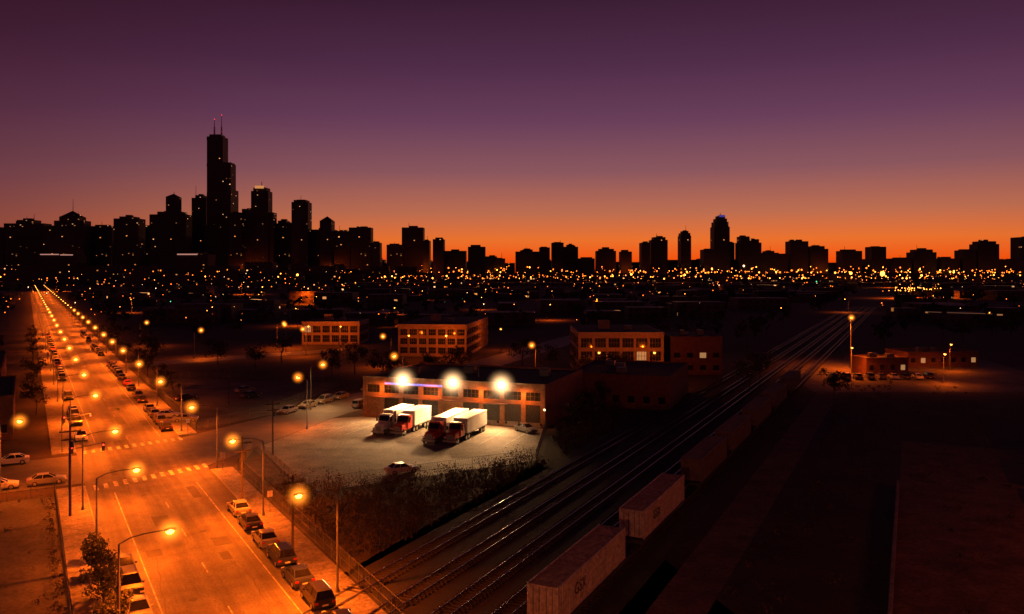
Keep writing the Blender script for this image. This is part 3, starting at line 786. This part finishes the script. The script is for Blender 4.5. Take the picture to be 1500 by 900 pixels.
S('apartment_tower', [(1352, 1414, 108), (1360, 1406, 116)], 1.0); S('apartment_block', [(1414, 1474, 60)], 1.0); S('apartment_tower', [(1474, 1560, 128)], 1.0)

b = MB()
for i in range(150):
    Y = U(2480, 3000); k = Y/2400; X = U(-1620, -400)
    hmax = 130 if X < -560 else 105
    h = 28+(U(60, hmax)-28)*k; w = U(25, 70); b.box(X*k, X*k+w, Y, Y+40, 0, h, 'towerb')
for i in range(230):
    Y = U(1500, 2350); X = U(-.68, .70)*Y
    h = U(12, 26) + (24 if X < -300 else 0)*rnd(); w = U(20, 80)
    s_, t_ = st(X, Y)
    if -20 < t_ < 40: continue
    b.box(X, X+w, Y, Y+U(15, 40), 0, h, 'block')
for i in range(150):
    Y = U(2500, 3000); k = Y/2400; X = U(-400, 1560)
    h = 28+U(5, 38)*k; w = U(25, 70); b.box(X*k, X*k+w, Y, Y+40, 0, h, 'tower')
for i in range(170):
    Y = U(420, 1400); X = U(-.68, .7)*Y; w = U(12, 45); h = U(5, 11)
    s_, t_ = st(X, Y); u_, v_ = uv(X, Y)
    if -12 - w < t_ < 34 or -54 - w < v_ < -10: continue
    b.box(X, X+w, Y, Y+U(12, 30), 0, h, 'block')
b.obj('distant_city_blocks')
S('office_block', [(-1370, -1262, 78)], .75, 'block', extras=[('band', -1364, -1310, 64, 66, 'pinkband'), ('band', -1306, -1270, 63, 65, 'pinkband')])
S('office_block', [(-972, -880, 78)], .75, 'block', extras=[('band', -968, -910, 64, 66.5, 'pinkband')])

# ------------------------------------------------------------------ far city lamps
b = MB()
def dot(x, y, z, r, m): b.ball((x, y, z), r, r, r, m, 5, 3)
def pick():
    q = rnd()
    return 'sodium_far' if q < .72 else ('sodium_far2' if q < .88 else ('cool' if q < .97 else random.choice(['redl', 'greenl', 'cool'])))
for i in range(600):
    Y = U(1300, 2900); X = (U(-.2, .64) if rnd() < .72 else U(-.64, -.1))*Y
    dot(X, Y, U(9, 16) + (Y-1300)*.006, (.4 + 1.3*rnd()**3)*Y/2200, pick())
for i in range(380):
    Y = U(350, 1400); X = U(-.66, .66)*Y
    u_, v_ = uv(X, Y)
    if -60 < v_ < 20 and rnd() < .8: continue
    if X > 0 and rnd() < .5: continue
    dot(X, Y, U(6, 11), (.12+.35*rnd()**2)*Y/700, pick())
# expressway: an elevated line of lamps crossing the view
for i in range(230):
    X = U(-.16, .64)*1470; Y = 1470+U(-14, 14)
    dot(X, Y, U(15, 22), .35+1.1*rnd()**2, 'sodium_far' if rnd() < .6 else 'sodium_far2')
for i in range(60):
    X = U(-.62, -.16)*1470; dot(X, 1470, U(12, 34), .3+.8*rnd()**2, pick())
for i in range(300):
    X = U(-.14, .63)*2450; dot(X, 2340, 24+U(0, 22)*rnd(), .8+1.8*rnd()**2, 'sodium_far' if rnd() < .7 else 'sodium_far2')
for i in range(34):
    dot(U(400, 455), U(850, 900), U(7, 11), U(.3, .6), 'sodium_far2')
for x, y, z, r in ((665, 1470, 24, 4.4), (608, 1470, 25, 2.6), (416, 1470, 38, 2), (-385, 1470, 22, 2), (214, 1470, 23, 2), (310, 1470, 22, 1.8), (735, 1470, 21, 1.8)): dot(x, y, z, r, 'sodium_far2' if x != 416 else 'cool')
b.obj('city_lights')
b = MB(); b.box(-300, 1050, 1474, 1490, 7, 9, 'concrete')
for x in range(-290, 1050, 40): b.box(x, x+2.5, 1478, 1486, 0, 7, 'concrete')
b.obj('expressway_viaduct')
for x, y, e in ((423, 870, 500000), (400, 850, 400000), (445, 860, 400000), (-640, 1150, 300000), (-330, 1000, 200000), (-180, 700, 100000), (300, 1300, 400000), (650, 1420, 300000), (-40, 1100, 300000)):
    street_lamp(x, y, 0, 14.8, 2.2, e, halo=0)
for x, y in ((-1250, 2330), (-1000, 2340), (-760, 2330), (-520, 2340), (-260, 2340), (330, 2340), (900, 2340)):  # tall lamps added to uplight the lower parts of the towers
    street_lamp(x, y, 0, 34, 2.2, 40000 if x > -200 else 90000, halo=0, point=True)

# ------------------------------------------------------------------ sky
w = bpy.data.worlds.new('World'); scene.world = w; w.use_nodes = True
nt = w.node_tree; N = nt.nodes; Lk = nt.links
bg = N['Background']
tc = N.new('ShaderNodeTexCoord'); sp = N.new('ShaderNodeSeparateXYZ'); Lk.new(tc.outputs['Generated'], sp.inputs[0])
mr = N.new('ShaderNodeMapRange'); mr.inputs['From Min'].default_value = 0; mr.inputs['From Max'].default_value = .5
Lk.new(sp.outputs[2], mr.inputs['Value'])
def ramp(stops):
    r = N.new('ShaderNodeValToRGB'); e = r.color_ramp.elements
    while len(e) < len(stops): e.new(.5)
    for i, (p, c) in enumerate(stops): e[i].position = p/.5; e[i].color = (*c, 1)
    Lk.new(mr.outputs['Result'], r.inputs['Fac']); return r
glow = ramp([(0, (.62, .025, .002)), (.014, (.90, .085, .004)), (.038, (.82, .16, .024)), (.070, (.50, .145, .075)), (.12, (.25, .086, .105)), (.18, (.135, .042, .095)), (.245, (.075, .020, .060)), (.32, (.038, .008, .027)), (.5, (.012, .003, .014))])
dim = ramp([(0, (.14, .009, .005)), (.02, (.23, .030, .014)), (.055, (.22, .052, .045)), (.10, (.14, .038, .055)), (.17, (.082, .020, .045)), (.24, (.048, .009, .026)), (.32, (.025, .003, .010)), (.5, (.01, .002, .01))])
vm = N.new('ShaderNodeVectorMath'); vm.operation = 'DOT_PRODUCT'; Lk.new(tc.outputs['Generated'], vm.inputs[0])
az = math.radians(11); vm.inputs[1].default_value = (math.sin(az), math.cos(az), 0)
m2 = N.new('ShaderNodeMapRange'); m2.interpolation_type = 'SMOOTHSTEP'
m2.inputs['From Min'].default_value = .66; m2.inputs['From Max'].default_value = .99
Lk.new(vm.outputs['Value'], m2.inputs['Value'])
mix = N.new('ShaderNodeMix'); mix.data_type = 'RGBA'
Lk.new(m2.outputs['Result'], mix.inputs[0]); Lk.new(dim.outputs[0], mix.inputs[6]); Lk.new(glow.outputs[0], mix.inputs[7])
sky = N.new('ShaderNodeTexSky'); sky.sky_type = 'NISHITA'; sky.sun_disc = False
sky.sun_elevation = math.radians(-4); sky.sun_rotation = az
sc = N.new('ShaderNodeVectorMath'); sc.operation = 'SCALE'; sc.inputs['Scale'].default_value = .05; Lk.new(sky.outputs[0], sc.inputs[0])
ad = N.new('ShaderNodeVectorMath'); ad.operation = 'ADD'; Lk.new(mix.outputs[2], ad.inputs[0]); Lk.new(sc.outputs[0], ad.inputs[1])
Lk.new(ad.outputs[0], bg.inputs[0]); bg.inputs[1].default_value = 1.0

sl = bpy.data.lights.new('sun', 'SUN'); sl.energy = .02; sl.angle = math.radians(.5); sl.color = (1, .4, .15)
so = bpy.data.objects.new('sun', sl); scene.collection.objects.link(so)
so.rotation_euler = Vector((-math.sin(az), -math.cos(az), -.03)).to_track_quat('-Z', 'Y').to_euler()

# ------------------------------------------------------------------ camera
cam = bpy.data.cameras.new('camera'); co = bpy.data.objects.new('camera', cam); scene.collection.objects.link(co)
co.location = (0, 0, 28); co.rotation_euler = (math.radians(90), 0, 0)
cam.sensor_width = 36; cam.lens = 28.8; cam.shift_y = -52/1500; cam.clip_end = 30000; cam.clip_start = .5
scene.camera = co
scene.view_settings.view_transform = 'Standard'; scene.view_settings.look = 'None'; scene.view_settings.exposure = 0
